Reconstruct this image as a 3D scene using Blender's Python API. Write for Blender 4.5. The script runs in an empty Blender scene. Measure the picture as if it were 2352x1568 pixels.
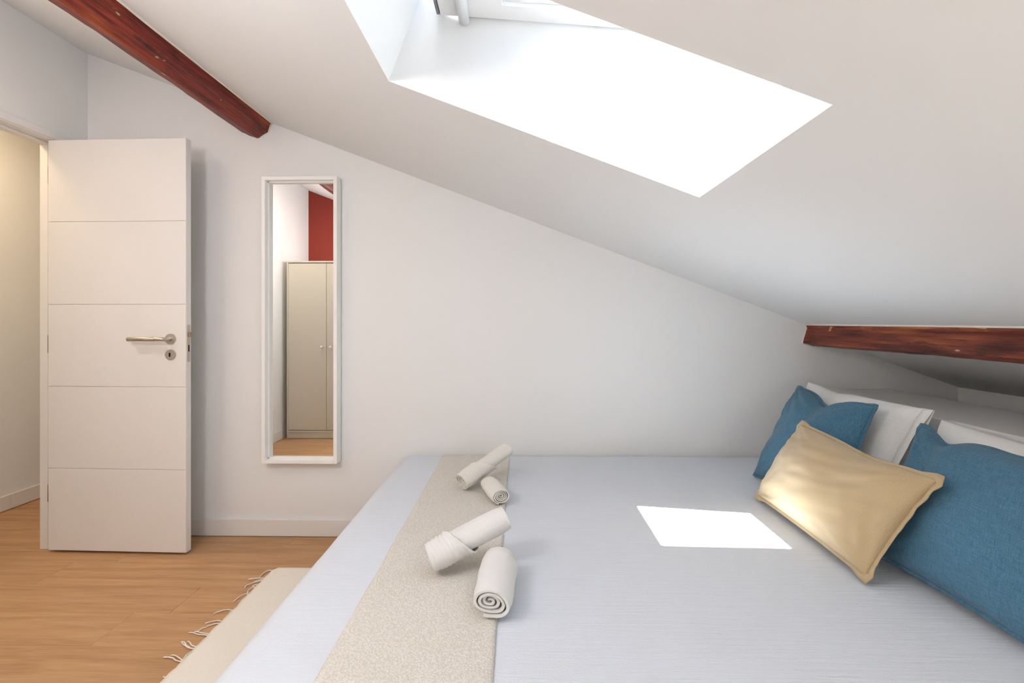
import bpy, bmesh, math, random
from mathutils import Vector, Matrix, noise
random.seed(7)
sc = bpy.context.scene
C = sc.collection

# ------------------------------------------------------------------ camera
F = 1045.0                      # focal length in pixels of the 2352 x 1568 frame
TH = math.radians(.987)         # slight yaw to the left
H = 1.157                       # eye height
cam = bpy.data.cameras.new('camera'); co = bpy.data.objects.new('camera', cam); C.objects.link(co)
co.location = (0, 0, H); co.rotation_euler = (math.pi/2, 0, TH)
cam.sensor_width = 36; cam.lens = F/2352*36; cam.shift_y = -46/2352; cam.clip_start = .02
sc.camera = co

# ------------------------------------------------------------------ sky, sun, exposure
SUN_E, SKY_S = 58.0, .36
PENDANT_FILL, GLOBE_FILL, DOOR_FILL, HALL_FILL = 34.0, 9.5, 7.0, 9.5  # output of the lamps added to fill the room and hall
W = bpy.data.worlds.new('world'); sc.world = W; W.use_nodes = True
wn = W.node_tree.nodes; wl = W.node_tree.links
sky = wn.new('ShaderNodeTexSky'); sky.sky_type = 'NISHITA'; sky.sun_disc = False
sky.sun_elevation = math.radians(65.7); sky.sun_rotation = math.radians(222); sky.air_density = 1.0; sky.dust_density = 3.0
wn['Background'].inputs[1].default_value = SKY_S
wl.new(sky.outputs[0], wn['Background'].inputs[0])
SUN = Vector((.303, .334, -1.0)).normalized()
sl = bpy.data.lights.new('sun', 'SUN'); sl.energy = SUN_E; sl.angle = math.radians(.53); sl.color = (.975, .985, 1)
so = bpy.data.objects.new('sun', sl); C.objects.link(so); so.rotation_euler = SUN.to_track_quat('-Z', 'Y').to_euler(); so.location = (-1, -1, 5)
vs = sc.view_settings
vs.view_transform = 'Standard'; vs.look = 'None'; vs.gamma = 1; vs.use_curve_mapping = False
vs.exposure = .19

# ------------------------------------------------------------------ pixel -> place helpers
def ray(px, py):
    a = (px-1176)/F; c = (738-py)/F
    return Vector((math.cos(TH)*a-math.sin(TH), math.sin(TH)*a+math.cos(TH), c))
def on(ax, v, px, py):
    d = ray(px, py); o = Vector((0, 0, H)); return o+d*((v-o[ax])/d[ax])
def onx(v, px, py): return on(0, v, px, py)
def ony(v, px, py): return on(1, v, px, py)
def onz(v, px, py): return on(2, v, px, py)

# ------------------------------------------------------------------ materials
def srgb(r, g, b):
    f = lambda c: (c/255/12.92) if c <= 10 else ((c/255+.055)/1.055)**2.4
    return (f(r), f(g), f(b), 1)
class N:
    def __init__(s, name):
        s.m = bpy.data.materials.new(name); s.m.use_nodes = True
        s.t = s.m.node_tree; s.b = s.t.nodes['Principled BSDF']
    def n(s, typ, **kw):
        x = s.t.nodes.new('ShaderNode'+typ)
        for k, v in kw.items():
            if k in x.inputs: x.inputs[k].default_value = v
            else: setattr(x, k, v)
        return x
    def l(s, a, b): s.t.links.new(a, b)
    def coords(s, scale=(1, 1, 1), kind='Object', rnd=False):
        tc = s.n('TexCoord'); mp = s.n('Mapping'); mp.inputs['Scale'].default_value = scale
        s.l(tc.outputs[kind], mp.inputs[0])
        if rnd:
            oi = s.n('ObjectInfo'); mu = s.n('VectorMath', operation='SCALE'); mu.inputs[0].default_value = (7.3, 3.1, 5.7)
            s.l(oi.outputs['Random'], mu.inputs['Scale']); s.l(mu.outputs[0], mp.inputs['Location'])
        return mp.outputs[0]
    def ramp(s, src, stops, interp='LINEAR'):
        r = s.n('ValToRGB'); e = r.color_ramp.elements; r.color_ramp.interpolation = interp
        while len(e) < len(stops): e.new(.5)
        for i, (p, c) in enumerate(stops): e[i].position = p; e[i].color = c if len(c) == 4 else (*c, 1)
        s.l(src, r.inputs[0]); return r.outputs[0]
    def mix(s, f, a, b, mode='MIX'):
        x = s.n('MixRGB', blend_type=mode)
        for i, v in enumerate((f, a, b)):
            if hasattr(v, 'links'): s.l(v, x.inputs[i])
            else: x.inputs[i].default_value = v
        return x.outputs[0]
    def bump(s, h, strength=.2, dist=.002):
        b = s.n('Bump'); b.inputs['Strength'].default_value = strength; b.inputs['Distance'].default_value = dist
        s.l(h, b.inputs['Height']); s.l(b.outputs[0], s.b.inputs['Normal'])
    def base(s, c):
        if hasattr(c, 'links'): s.l(c, s.b.inputs['Base Color'])
        else: s.b.inputs['Base Color'].default_value = c
    def set(s, **k):
        for a, v in k.items(): s.b.inputs[a.replace('_', ' ')].default_value = v

def plain(name, col, rough=.5, spec=.5, metal=0, bump=None):
    x = N(name); x.base(col); x.set(Roughness=rough, Metallic=metal); x.b.inputs['Specular IOR Level'].default_value = spec
    if bump:
        no = x.n('TexNoise', Scale=bump[0], Detail=4.0); x.l(x.coords(), no.inputs['Vector']); x.bump(no.outputs[0], bump[1], bump[2])
    return x.m
M = {}
M['wall'] = plain('white_wall_paint', (.85, .85, .845, 1), .92, .15, bump=(90, .08, .001))
M['ceiling'] = plain('white_ceiling_paint', (.85, .85, .845, 1), .92, .15, bump=(60, .06, .001))
M['red'] = plain('brick_red_wall_paint', (.30, .050, .035, 1), .85, .2, bump=(90, .08, .001))
M['lacquer'] = plain('white_lacquer', (.82, .80, .775, 1), .42, .4)
M['trim'] = plain('white_trim_paint', (.82, .80, .775, 1), .5, .35)
M['frame'] = plain('white_mirror_frame', (.93, .925, .905, 1), .35, .4)
M['cabinet'] = plain('off_white_melamine', (.70, .66, .57, 1), .5, .35)
M['steel'] = plain('brushed_steel', (.56, .51, .45, 1), .32, .5, 1)
M['brass'] = plain('bronze_latch', (.42, .30, .22, 1), .35, .5, 1)
M['dark'] = plain('dark_void', (.012, .011, .010, 1), .8, .1)
M['darkgap'] = plain('floor_underlay', (.10, .062, .032, 1), .9, .1)
M['pvc'] = plain('white_window_coating', (.86, .87, .88, 1), .3, .5)
M['graycap'] = plain('grey_window_gasket', (.18, .19, .19, 1), .5, .4)
M['mirror'] = plain('mirror_silver', (.90, .905, .89, 1), .005, .5, 1)
M['caulk'] = plain('cream_caulk', (.86, .81, .72, 1), .8, .2)

x = N('window_glass'); x.base((1, 1, 1, 1))
g = x.n('BsdfTransparent'); gl = x.n('BsdfGlossy'); gl.inputs['Roughness'].default_value = .01; ms = x.n('MixShader'); ms.inputs[0].default_value = .05
g.inputs[0].default_value = (.95, .97, .97, 1)
x.l(g.outputs[0], ms.inputs[1]); x.l(gl.outputs[0], ms.inputs[2]); x.l(ms.outputs[0], x.t.nodes['Material Output'].inputs[0]); M['glass'] = x.m

x = N('fill_lamp_diffuser'); x.base((.9, .88, .84, 1)); x.set(Roughness=.5)
x.b.inputs['Emission Color'].default_value = (1, .90, .78, 1); x.b.inputs['Emission Strength'].default_value = 0.0; M['diffuser'] = x.m

# oak planks, grain along local X
x = N('light_oak_plank')
v = x.coords((1.1, 14, 1), rnd=True); big = x.n('TexNoise', Scale=2.2, Detail=5.0, Roughness=.6, Distortion=.7); x.l(v, big.inputs['Vector'])
v2 = x.coords((4, 120, 1), rnd=True); fine = x.n('TexNoise', Scale=2.0, Detail=3.0); x.l(v2, fine.inputs['Vector'])
v3 = x.coords((.9, 5.5, 1), rnd=True); wv = x.n('TexWave', wave_type='RINGS', Scale=1.6, Distortion=5.0, Detail=3.0); wv.inputs['Detail Scale'].default_value = 1.3; x.l(v3, wv.inputs['Vector'])
c = x.ramp(big.outputs[0], [(.30, (.36, .196, .092)), (.5, (.49, .286, .140)), (.68, (.575, .345, .180))])
c = x.mix(.26, c, x.ramp(wv.outputs[0], [(.0, (.29, .140, .058)), (.6, (.52, .305, .155))]))
c = x.mix(.30, c, x.ramp(fine.outputs[0], [(.35, (.36, .185, .083)), (.62, (.55, .325, .168))]))
oi = x.n('ObjectInfo'); hv = x.n('HueSaturation'); mr = x.n('MapRange'); mr.inputs['To Min'].default_value = .95; mr.inputs['To Max'].default_value = 1.04
x.l(oi.outputs['Random'], mr.inputs[0]); x.l(mr.outputs[0], hv.inputs['Value']); x.l(c, hv.inputs['Color'])
x.base(hv.outputs[0]); x.set(Roughness=.48); x.b.inputs['Specular IOR Level'].default_value = .3; x.bump(fine.outputs[0], .12, .0008); M['oak'] = x.m

# red stained old beams, grain along local Y
def beam_mat(name, stops, dark, dcol):
    x = N(name)
    v = x.coords((9, .9, 9)); n1 = x.n('TexNoise', Scale=2.6, Detail=7.0, Roughness=.62, Distortion=.6); x.l(v, n1.inputs['Vector'])
    v2 = x.coords((60, 2.2, 60)); n2 = x.n('TexNoise', Scale=1.5, Detail=5.0, Roughness=.6); x.l(v2, n2.inputs['Vector'])
    v3 = x.coords((7, 1.7, 7)); n3 = x.n('TexNoise', Scale=2.3, Detail=6.0, Roughness=.7, Distortion=.4); x.l(v3, n3.inputs['Vector'])
    c = x.ramp(n1.outputs[0], stops)
    c = x.mix(.62, c, x.ramp(n2.outputs[0], [(.34, (.22, .20, .20)), (.58, (1, 1, 1))]), 'MULTIPLY')
    c = x.mix(x.ramp(n3.outputs[0], [(dark, (0, 0, 0)), (dark+.07, (.85, .85, .85))]), c, dcol)
    v4 = x.coords((34, .8, 34)); n4 = x.n('TexNoise', Scale=1.7, Detail=2.0, Distortion=.3); x.l(v4, n4.inputs['Vector'])
    c = x.mix(x.ramp(n4.outputs[0], [(.485, (0, 0, 0)), (.5, (.8, .8, .8)), (.515, (0, 0, 0))]), c, (.03, .008, .007, 1))
    vk = x.coords((5, 1.6, 5)); kn_ = x.n('TexVoronoi', Scale=1.3); x.l(vk, kn_.inputs['Vector'])
    c = x.mix(x.ramp(kn_.outputs['Distance'], [(.0, (.9, .9, .9)), (.10, (.55, .55, .55)), (.17, (0, 0, 0))]), c, (.045, .014, .010, 1))
    nv = x.n('TexNoise', Scale=26.0, Detail=2.0); x.l(x.coords((1, .35, 1)), nv.inputs['Vector'])
    c = x.mix(x.ramp(nv.outputs[0], [(.715, (0, 0, 0)), (.74, (1, 1, 1))]), c, (.60, .40, .18, 1))
    x.base(c); x.set(Roughness=.5); x.b.inputs['Specular IOR Level'].default_value = .35; x.bump(n2.outputs[0], .55, .004); return x.m
M['beam_l'] = beam_mat('red_stained_timber', [(.34, (.10, .012, .010)), (.46, (.21, .026, .018)), (.56, (.29, .040, .022)), (.68, (.42, .09, .03))], .555, (.030, .009, .008, 1))
M['beam_r'] = beam_mat('brown_red_stained_timber', [(.34, (.13, .028, .018)), (.46, (.23, .050, .030)), (.56, (.32, .078, .036)), (.68, (.52, .16, .05))], .60, (.070, .026, .020, 1))

def fabric(name, col, col2, scale=600, rough=.9, strength=.35, sheen=.15, dist=.0006, wr=None):
    x = N(name)
    tc = x.coords((1, 1, 1), 'UV')
    a = x.n('TexWave', wave_type='BANDS', bands_direction='X', Scale=scale/20, Distortion=1.6, Detail=2.0); x.l(tc, a.inputs['Vector'])
    b = x.n('TexWave', wave_type='BANDS', bands_direction='Y', Scale=scale/20, Distortion=1.6, Detail=2.0); x.l(tc, b.inputs['Vector'])
    m = x.mix(.5, a.outputs[0], b.outputs[0])
    no = x.n('TexNoise', Scale=scale/14, Detail=3.0); x.l(tc, no.inputs['Vector'])
    m = x.mix(.5, m, no.outputs[0])
    s1 = x.n('TexNoise', Scale=1.0, Detail=2.0); x.l(x.coords((scale/110, scale/7, 1), 'UV'), s1.inputs['Vector'])
    s2 = x.n('TexNoise', Scale=1.0, Detail=2.0); x.l(x.coords((scale/7, scale/110, 1), 'UV'), s2.inputs['Vector'])
    m = x.mix(.6, m, x.mix(.5, s1.outputs[0], s2.outputs[0]))
    m = x.ramp(m, [(.40, (0, 0, 0)), (.60, (1, 1, 1))])
    x.base(x.mix(x.ramp(m, [(.3, (0, 0, 0)), (.7, (1, 1, 1))]), col, col2)); x.set(Roughness=rough); x.b.inputs['Specular IOR Level'].default_value = .15
    x.b.inputs['Sheen Weight'].default_value = sheen
    x.bump(m, strength, dist); return x.m
M['blue'] = fabric('blue_linen', srgb(64, 105, 132), srgb(88, 130, 154), 3600, .9, .5)
M['whitecotton'] = fabric('white_cotton', (.86, .85, .82, 1), (.90, .89, .86, 1), 1500, .85, .1)
x = N('gold_satin'); tc = x.coords((1, 1, 1), 'UV'); no = x.n('TexNoise', Scale=500.0, Detail=2.0); x.l(tc, no.inputs['Vector'])
x.base(x.mix(x.ramp(no.outputs[0], [(.35, (0, 0, 0)), (.65, (1, 1, 1))]), srgb(184, 160, 122), srgb(196, 173, 136)))
x.set(Roughness=.62, Metallic=0.0); x.b.inputs['Specular IOR Level'].default_value = .25; x.b.inputs['Sheen Weight'].default_value = .3; x.bump(no.outputs[0], .12, .0004); M['gold'] = x.m
M['goldseam'] = plain('gold_satin_seam', srgb(150, 112, 70), .6, .3)

# crinkled white cotton bedspread (object coordinates, crinkle lines along X)
x = N('white_gauze_bedspread')
n1 = x.n('TexNoise', Scale=1.0, Detail=4.0, Roughness=.6, Distortion=.5); x.l(x.coords((5, 95, 20)), n1.inputs['Vector'])
n2 = x.n('TexNoise', Scale=240.0, Detail=2.0); x.l(x.coords(), n2.inputs['Vector'])
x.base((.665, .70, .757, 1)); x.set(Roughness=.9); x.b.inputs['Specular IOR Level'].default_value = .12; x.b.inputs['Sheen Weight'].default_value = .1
x.bump(x.mix(.25, n1.outputs[0], n2.outputs[0]), .5, .005); M['spread'] = x.m
x = N('cream_boucle')
vo = x.n('TexVoronoi', Scale=210.0); x.l(x.coords(), vo.inputs['Vector'])
no = x.n('TexNoise', Scale=120.0, Detail=3.0); x.l(x.coords(), no.inputs['Vector'])
x.base(x.mix(x.ramp(x.mix(.5, vo.outputs['Distance'], no.outputs[0]), [(.25, (0, 0, 0)), (.6, (1, 1, 1))]), (.76, .735, .685, 1), (.63, .59, .525, 1)))
x.set(Roughness=.95); x.b.inputs['Specular IOR Level'].default_value = .08; x.bump(x.mix(.4, vo.outputs['Distance'], no.outputs[0]), .7, -.003); M['boucle'] = x.m
x = N('cream_woven_rug')
n1 = x.n('TexNoise', Scale=1.0, Detail=3.0); x.l(x.coords((260, 40, 40)), n1.inputs['Vector']); n2 = x.n('TexNoise', Scale=150.0, Detail=3.0); x.l(x.coords(), n2.inputs['Vector'])
x.base(x.mix(n2.outputs[0], (.75, .705, .63, 1), (.83, .80, .735, 1))); x.set(Roughness=.95); x.b.inputs['Specular IOR Level'].default_value = .08
x.bump(x.mix(.5, n1.outputs[0], n2.outputs[0]), .5, .0025); M['rug'] = x.m
def towel_mat(name, col, col2):
    x = N(name); tc = x.coords((1, 1, 1), 'UV')
    a = x.n('TexWave', wave_type='BANDS', bands_direction='X', Scale=26.0, Distortion=7.0, Detail=3.0); a.inputs['Detail Scale'].default_value = 1.5; x.l(tc, a.inputs['Vector'])
    no = x.n('TexNoise', Scale=260.0, Detail=3.0); x.l(tc, no.inputs['Vector'])
    x.base(x.mix(no.outputs[0], col, col2)); x.set(Roughness=.95); x.b.inputs['Specular IOR Level'].default_value = .08; x.b.inputs['Sheen Weight'].default_value = .15
    x.bump(x.mix(.35, a.outputs[0], no.outputs[0]), .45, .003); return x.m
M['towel_cream'] = towel_mat('cream_white_towelling', (.82, .79, .72, 1), (.86, .83, .77, 1))
M['towel_white'] = towel_mat('white_towelling', (.83, .81, .79, 1), (.87, .855, .84, 1))

# ------------------------------------------------------------------ mesh helpers
ORG = {}
def link(o, parent=None):
    C.objects.link(o)
    if parent is not None: o.parent = parent
    return o
def mesh(name, verts, faces, mat, parent=None, smooth=False, origin=None, uvs=None, label=None, recalc=True):
    verts = [Vector(v) for v in verts]
    if parent is not None: og = ORG[parent.name]
    elif origin is not None: og = Vector(origin)
    else:
        xs = [v.x for v in verts]; ys = [v.y for v in verts]; zs = [v.z for v in verts]
        og = Vector(((min(xs)+max(xs))/2, (min(ys)+max(ys))/2, min(zs)))
    local = og
    pos = Vector((0, 0, 0))
    if parent is not None and origin is not None:      # part with its own origin
        local = Vector(origin); pos = local-og
    me = bpy.data.meshes.new(name); me.from_pydata([v-local for v in verts], [], faces); me.update()
    if recalc:
        bm = bmesh.new(); bm.from_mesh(me); bmesh.ops.recalc_face_normals(bm, faces=bm.faces); bm.to_mesh(me); bm.free()
    if uvs is not None:
        uv = me.uv_layers.new(name='uv')
        for lp in me.loops: uv.data[lp.index].uv = uvs[lp.vertex_index]
    if smooth:
        for p in me.polygons: p.use_smooth = True
    me.materials.append(M[mat] if isinstance(mat, str) else mat)
    o = bpy.data.objects.new(name, me); link(o, parent)
    o.location = og if parent is None else pos
    ORG[o.name] = local
    if label: o['label'] = label
    return o
def empty(name, loc):
    o = bpy.data.objects.new(name, None); o.empty_display_size = .1; o.location = loc; C.objects.link(o); ORG[o.name] = Vector(loc); return o
def tag(o, label, cat, group=None):
    o['label'] = label; o['category'] = cat
    if group: o['group'] = group
    return o
def struct(o, label=None):
    o['kind'] = 'structure'
    if label: o['label'] = label
    return o
BF = [(0, 1, 3, 2), (4, 6, 7, 5), (0, 4, 5, 1), (2, 3, 7, 6), (0, 2, 6, 4), (1, 5, 7, 3)]
def boxv(lo, hi, fr=None):
    vs = [Vector((a, b, c)) for a in (lo[0], hi[0]) for b in (lo[1], hi[1]) for c in (lo[2], hi[2])]
    return [fr(v) for v in vs] if fr else vs
def box(name, lo, hi, mat, parent=None, bevel=0, fr=None, seg=2, **k):
    vs, fs = boxv(lo, hi, fr), BF
    if bevel:
        me = bpy.data.meshes.new('t'); me.from_pydata(vs, [], fs); bm = bmesh.new(); bm.from_mesh(me)
        bmesh.ops.bevel(bm, geom=bm.edges[:], offset=bevel, segments=seg, affect='EDGES', profile=.5)
        bm.verts.ensure_lookup_table(); vs = [v.co.copy() for v in bm.verts]; fs = [[v.index for v in f.verts] for f in bm.faces]
        bm.free(); bpy.data.meshes.remove(me)
    return mesh(name, vs, fs, mat, parent, **k)
def boxes(name, lst, mat, parent=None, fr=None, **k):
    vs, fs = [], []
    for lo, hi in lst:
        n = len(vs); vs += boxv(lo, hi, fr); fs += [tuple(i+n for i in f) for f in BF]
    return mesh(name, vs, fs, mat, parent, **k)
def lathe(name, c, axis, prof, mat, parent=None, n=32, up=None, **k):
    """prof: list of (radius, distance along axis)"""
    axis = Vector(axis).normalized(); a = axis.orthogonal().normalized(); b = axis.cross(a); c = Vector(c)
    vs, fs = [], []
    for r, d in prof:
        for i in range(n):
            t = 2*math.pi*i/n; vs.append(c+axis*d+(a*math.cos(t)+b*math.sin(t))*max(r, 1e-5))
    for j in range(len(prof)-1):
        for i in range(n): fs.append((j*n+i, j*n+(i+1) % n, (j+1)*n+(i+1) % n, (j+1)*n+i))
    fs.append(tuple(range(n))[::-1]); fs.append(tuple((len(prof)-1)*n+i for i in range(n)))
    return mesh(name, vs, fs, mat, parent, **k)
def tube_vf(pts, rad, n=8):
    pts = [Vector(p) for p in pts]; vs, fs = [], []
    prev = None
    for i, p in enumerate(pts):
        t = (pts[min(i+1, len(pts)-1)]-pts[max(i-1, 0)]).normalized()
        a = t.orthogonal().normalized() if prev is None else (prev-t*prev.dot(t)).normalized()
        prev = a; b = t.cross(a); r = rad[i] if hasattr(rad, '__len__') else rad
        for k in range(n):
            th = 2*math.pi*k/n; vs.append(p+(a*math.cos(th)+b*math.sin(th))*r)
    for i in range(len(pts)-1):
        for k in range(n): fs.append((i*n+k, i*n+(k+1) % n, (i+1)*n+(k+1) % n, (i+1)*n+k))
    fs.append(tuple(range(n))[::-1]); fs.append(tuple((len(pts)-1)*n+k for k in range(n)))
    return vs, fs
def tube(name, pts, rad, mat, parent=None, n=8, **k):
    vs, fs = tube_vf(pts, rad, n); return mesh(name, vs, fs, mat, parent, smooth=True, **k)
def catmull(pts, m=6):
    P = [Vector(p) for p in pts]; P = [P[0]*2-P[1]]+P+[P[-1]*2-P[-2]]; out = []
    for i in range(1, len(P)-2):
        for j in range(m):
            t = j/m; a, b, c, d = P[i-1:i+3]
            out.append(.5*((2*b)+(c-a)*t+(2*a-5*b+4*c-d)*t*t+(3*b-a-3*c+d)*t**3))
    out.append(P[-2]); return out
def shade_auto(o, ang=35):
    me = o.data
    for p in me.polygons: p.use_smooth = True
    bm = bmesh.new(); bm.from_mesh(me)
    for e in bm.edges: e.smooth = not (len(e.link_faces) == 2 and e.calc_face_angle(0) > math.radians(ang))
    bm.to_mesh(me); bm.free(); return o

# ================================================================== THE ROOM
WB = 2.435          # back wall plane (Y)
WL = -2.350         # left wall plane (X)
WR = 2.305          # low wall on the right (X)
WF = -.200          # red wall behind the viewer (Y)
HX = -3.150         # hall wall (X)
LT = .094           # left wall thickness
HY0, HY1 = .8, 4.0
def cz(X): return 1.717-.381*X
AL = math.atan(.381); ca, sa = math.cos(AL), math.sin(AL)

# floor slab + planks running along X
fl = struct(box('floor', (HX-.05, WF-.05, -.12), (WR+.1, HY1+.05, -.0075), 'darkgap', origin=(0, 0, -.0075)), 'light oak plank floor with long boards')
PW = .184; y0 = 1.597-PW*10; r = 0
for k in range(26):
    ya = y0+k*PW; yb = ya+PW
    ya, yb = max(ya, WF), min(yb, HY1)
    if yb-ya < .03: continue
    x1 = WR if ya < WB else WL-LT+.02
    off = {10: -1.532, 13: -1.944}.get(k, -2.9+((k*.47) % 1.22))
    xs = [off+1.22*j for j in range(-4, 6)]
    for a in xs:
        b = a+1.22; a2, b2 = max(a, HX), min(b, x1)
        if b2-a2 < .05: continue
        box('plank', (a2+.0003, ya+.0003, -.008), (b2-.0003, yb-.0003, 0), 'oak', fl, bevel=.0006, seg=1, origin=((a2+b2)/2, (ya+yb)/2, -.008))

# gable wall (back), with the roof line as its top
def prism_y(name, poly, ya, yb, mat, **k):
    n = len(poly); vs = [(p[0], ya, p[1]) for p in poly]+[(p[0], yb, p[1]) for p in poly]
    fs = [tuple(range(n)), tuple(range(n, 2*n))[::-1]]+[(i, (i+1) % n, (i+1) % n+n, i+n) for i in range(n)]
    return mesh(name, vs, fs, mat, **k)
struct(prism_y('wall_back', [(WL-.02, 0), (WR+.12, 0), (WR+.12, .9), (1.60, cz(1.6)+.2), (WL-.02, cz(WL)+.3)], WB, WB+.12, 'wall'), 'white gable wall behind the bed')
struct(prism_y('wall_front', [(WL-.02, 0), (WR+.12, 0), (WR+.12, .9), (1.60, cz(1.6)+.2), (WL-.02, cz(WL)+.3)], WF-.12, WF, 'wall'), 'white wall behind the viewer')
struct(prism_y('wall_alcove', [(WL, 0), (-1.25, 0), (-1.25, cz(-1.25)+.02), (WL, cz(WL)+.02)], WF, WF+.010, 'red'), 'brick red painted wall panel behind the wardrobe')
struct(box('wall_right', (WR, WF, 0), (WR+.12, WB, .86), 'wall'), 'low white wall under the eaves')
# left wall with the doorway
DY0, DY1, DZ = 1.520, 2.283, 2.068
JT = .022
struct(boxes('wall_left', [((WL-LT, WF-.12, 0), (WL, DY0-JT, 2.9)), ((WL-LT, DY1+JT, 0), (WL, WB, 2.9)), ((WL-LT, DY0-JT, DZ+JT), (WL, DY1+JT, 2.9))], 'wall'), 'white wall with the doorway to the hall')
# hall
struct(boxes('wall_hall', [((HX-.1, HY0, 0), (HX, HY1, 2.55)), ((HX, HY0-.1, 0), (WL-LT, HY0, 2.55)), ((HX, HY1, 0), (WL, HY1+.1, 2.55)), ((WL-LT, WB, 0), (WL, HY1, 2.55))], 'wall'), 'warmly lit hall wall beyond the doorway')
struct(box('ceiling_hall', (HX-.1, HY0-.1, 2.50), (WL-LT, HY1+.1, 2.6), 'ceiling'), 'hall ceiling')

# roof slab with the skylight shaft; local (s down the slope, y, n off the room side)
P0 = Vector((0, 0, cz(0)))
def roof(v): return P0+Vector((ca, 0, -sa))*v[0]+Vector((0, 1, 0))*v[1]+Vector((sa, 0, ca))*v[2]
S0, S1, Y0, Y1 = -.386/ca, .522/ca, .768, 1.333          # the opening in the ceiling
DEP = .31
def slab(name, s, y, hole, d0, d1, mat, fr):
    vs, fs = [], []
    ss, ys = s, y
    idx = {}
    for k, d in enumerate((d0, d1)):
        for i, a in enumerate(ss):
            for j, b in enumerate(ys):
                idx[(i, j, k)] = len(vs); vs.append(fr((a, b, d)))
    cells = {(i, j) for i in range(len(ss)-1) for j in range(len(ys)-1)}-hole
    for (i, j) in cells:
        fs.append((idx[i, j, 0], idx[i, j+1, 0], idx[i+1, j+1, 0], idx[i+1, j, 0])); fs.append((idx[i, j, 1], idx[i+1, j, 1], idx[i+1, j+1, 1], idx[i, j+1, 1]))
        for (di, dj, a, b) in ((-1, 0, (i, j), (i, j+1)), (1, 0, (i+1, j+1), (i+1, j)), (0, -1, (i+1, j), (i, j)), (0, 1, (i, j+1), (i+1, j+1))):
            if (i+di, j+dj) not in cells: fs.append((idx[(*b, 0)], idx[(*a, 0)], idx[(*a, 1)], idx[(*b, 1)]))
    return mesh(name, vs, fs, mat)
sE = 1.60/ca
struct(slab('ceiling', [(WL-LT-.02)/ca, S0, S1, sE], [WF-.12, Y0, Y1, WB+.12], {(1, 1)}, 0, DEP, 'ceiling', roof), 'white sloping attic ceiling with a skylight shaft')
# lower strip of ceiling behind the right beam, a little lower
low = lambda X: cz(X)-.042+.02*(X-1.6)
mesh_low = prism_y('ceiling_eaves', [(1.53, low(1.53)), (WR+.12, low(WR+.12)), (WR+.12, low(WR+.12)+.3), (1.53, low(1.53)+.3)], WF-.12, WB+.12, 'ceiling')
struct(mesh_low, 'dim strip of sloping ceiling under the eaves')

# skylight window: fixed frame, tilted sash, pane
win = struct(empty('window_1', roof(((S0+S1)/2, (Y0+Y1)/2, DEP))), 'open white roof window at the top of the skylight shaft')
a, b = S0-.06, S1+.06
fy0, fy1 = Y0-.06, Y1+.06
boxes('frame', [((a, fy0, DEP), (S0, fy1, DEP+.07)), ((S1, fy0, DEP), (b, fy1, DEP+.07)), ((S0, fy0, DEP), (S1, Y0, DEP+.19)), ((S0, Y1, DEP), (S1, fy1, DEP+.19))], 'pvc', win, fr=roof)  # side pieces made tall to block sun and sky under the sash
box('sun_block_cover', (a, fy0, DEP+.191), (S0+.088, fy1, DEP+.22), 'pvc', win, fr=roof)  # added cover that keeps sun out of the gap above the sash
SA = math.atan(.085)
q = ony(Y1, 1065, 41)
def sashf(v): return Vector((q.x, 0, q.z))+Vector((math.cos(SA), 0, -math.sin(SA)))*v[0]+Vector((0, 1, 0))*v[1]+Vector((math.sin(SA), 0, math.cos(SA)))*v[2]
L = .78; sy0, sy1, gy0, gy1 = .774, Y1-.006, .898, 1.268
sash = boxes('sash', [((-.01, sy0, 0), (.115, sy1, .045)), ((L-.09, sy0, 0), (L, sy1, .045)), ((.115, sy0, 0), (L-.09, gy0, .045)), ((.115, gy1, 0), (L-.09, sy1, .045))], 'pvc', win, fr=sashf)
boxes('glazing_bead', [((.115, gy1-.012, .012), (L-.09, gy1, .026)), ((.115, gy0, .012), (L-.09, gy0+.012, .026))], 'pvc', sash, fr=sashf)
box('pane', (.115, gy0, .028), (L-.09, gy1, .036), 'glass', sash, fr=sashf)
tube('vent_bar', [sashf((.004, sy0+.02, -.012)), sashf((.004, sy1-.001, -.012))], .016, 'pvc', sash, 14)
box('vent_flap', (-.068, sy0+.01, -.004), (-.008, sy1-.001, .03), 'pvc', sash, fr=sashf, bevel=.006)
box('gasket', (-.078, sy0+.01, .0), (-.070, sy1-.001, .034), 'graycap', sash, fr=sashf)
for yy in (sy0-.004, sy1-.006): lathe('pivot_hinge', sashf((L*.5, yy, .02)), (0, 1, 0), [(.018, 0), (.018, .01)], 'steel', sash, 20)

# door frame, casing
t1 = struct(empty('trim_1', (WL-LT/2, (DY0+DY1)/2, 0)), 'white door frame and casing around the doorway')
box('jamb', (WL-LT-.004, DY1, 0), (WL+.004, DY1+JT, DZ), 'trim', t1, bevel=.002)
box('jamb', (WL-LT-.004, DY0-JT, 0), (WL+.004, DY0, DZ), 'trim', t1, bevel=.002)
box('head_jamb', (WL-LT-.004, DY0-JT, DZ), (WL+.004, DY1+JT, DZ+JT), 'trim', t1, bevel=.002)
box('door_stop', (WL-LT+.004, DY1-.012, 0), (WL-LT+.045, DY1-.0005, DZ-.012), 'trim', t1, bevel=.002)
box('door_stop', (WL-LT+.004, DY0, DZ-.012), (WL-LT+.045, DY1-.0005, DZ-.0005), 'trim', t1, bevel=.002)
box('casing', (WL+.0005, DY0-.05, DZ+.006), (WL+.011, DY1+.05, DZ+.042), 'trim', t1, bevel=.003)
box('casing', (WL+.0005, DY1+.006, 0), (WL+.011, DY1+.05, DZ+.006), 'trim', t1, bevel=.003)
box('casing', (WL+.0005, DY0-.05, 0), (WL+.011, DY0-.006, DZ+.006), 'trim', t1, bevel=.003)

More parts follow.
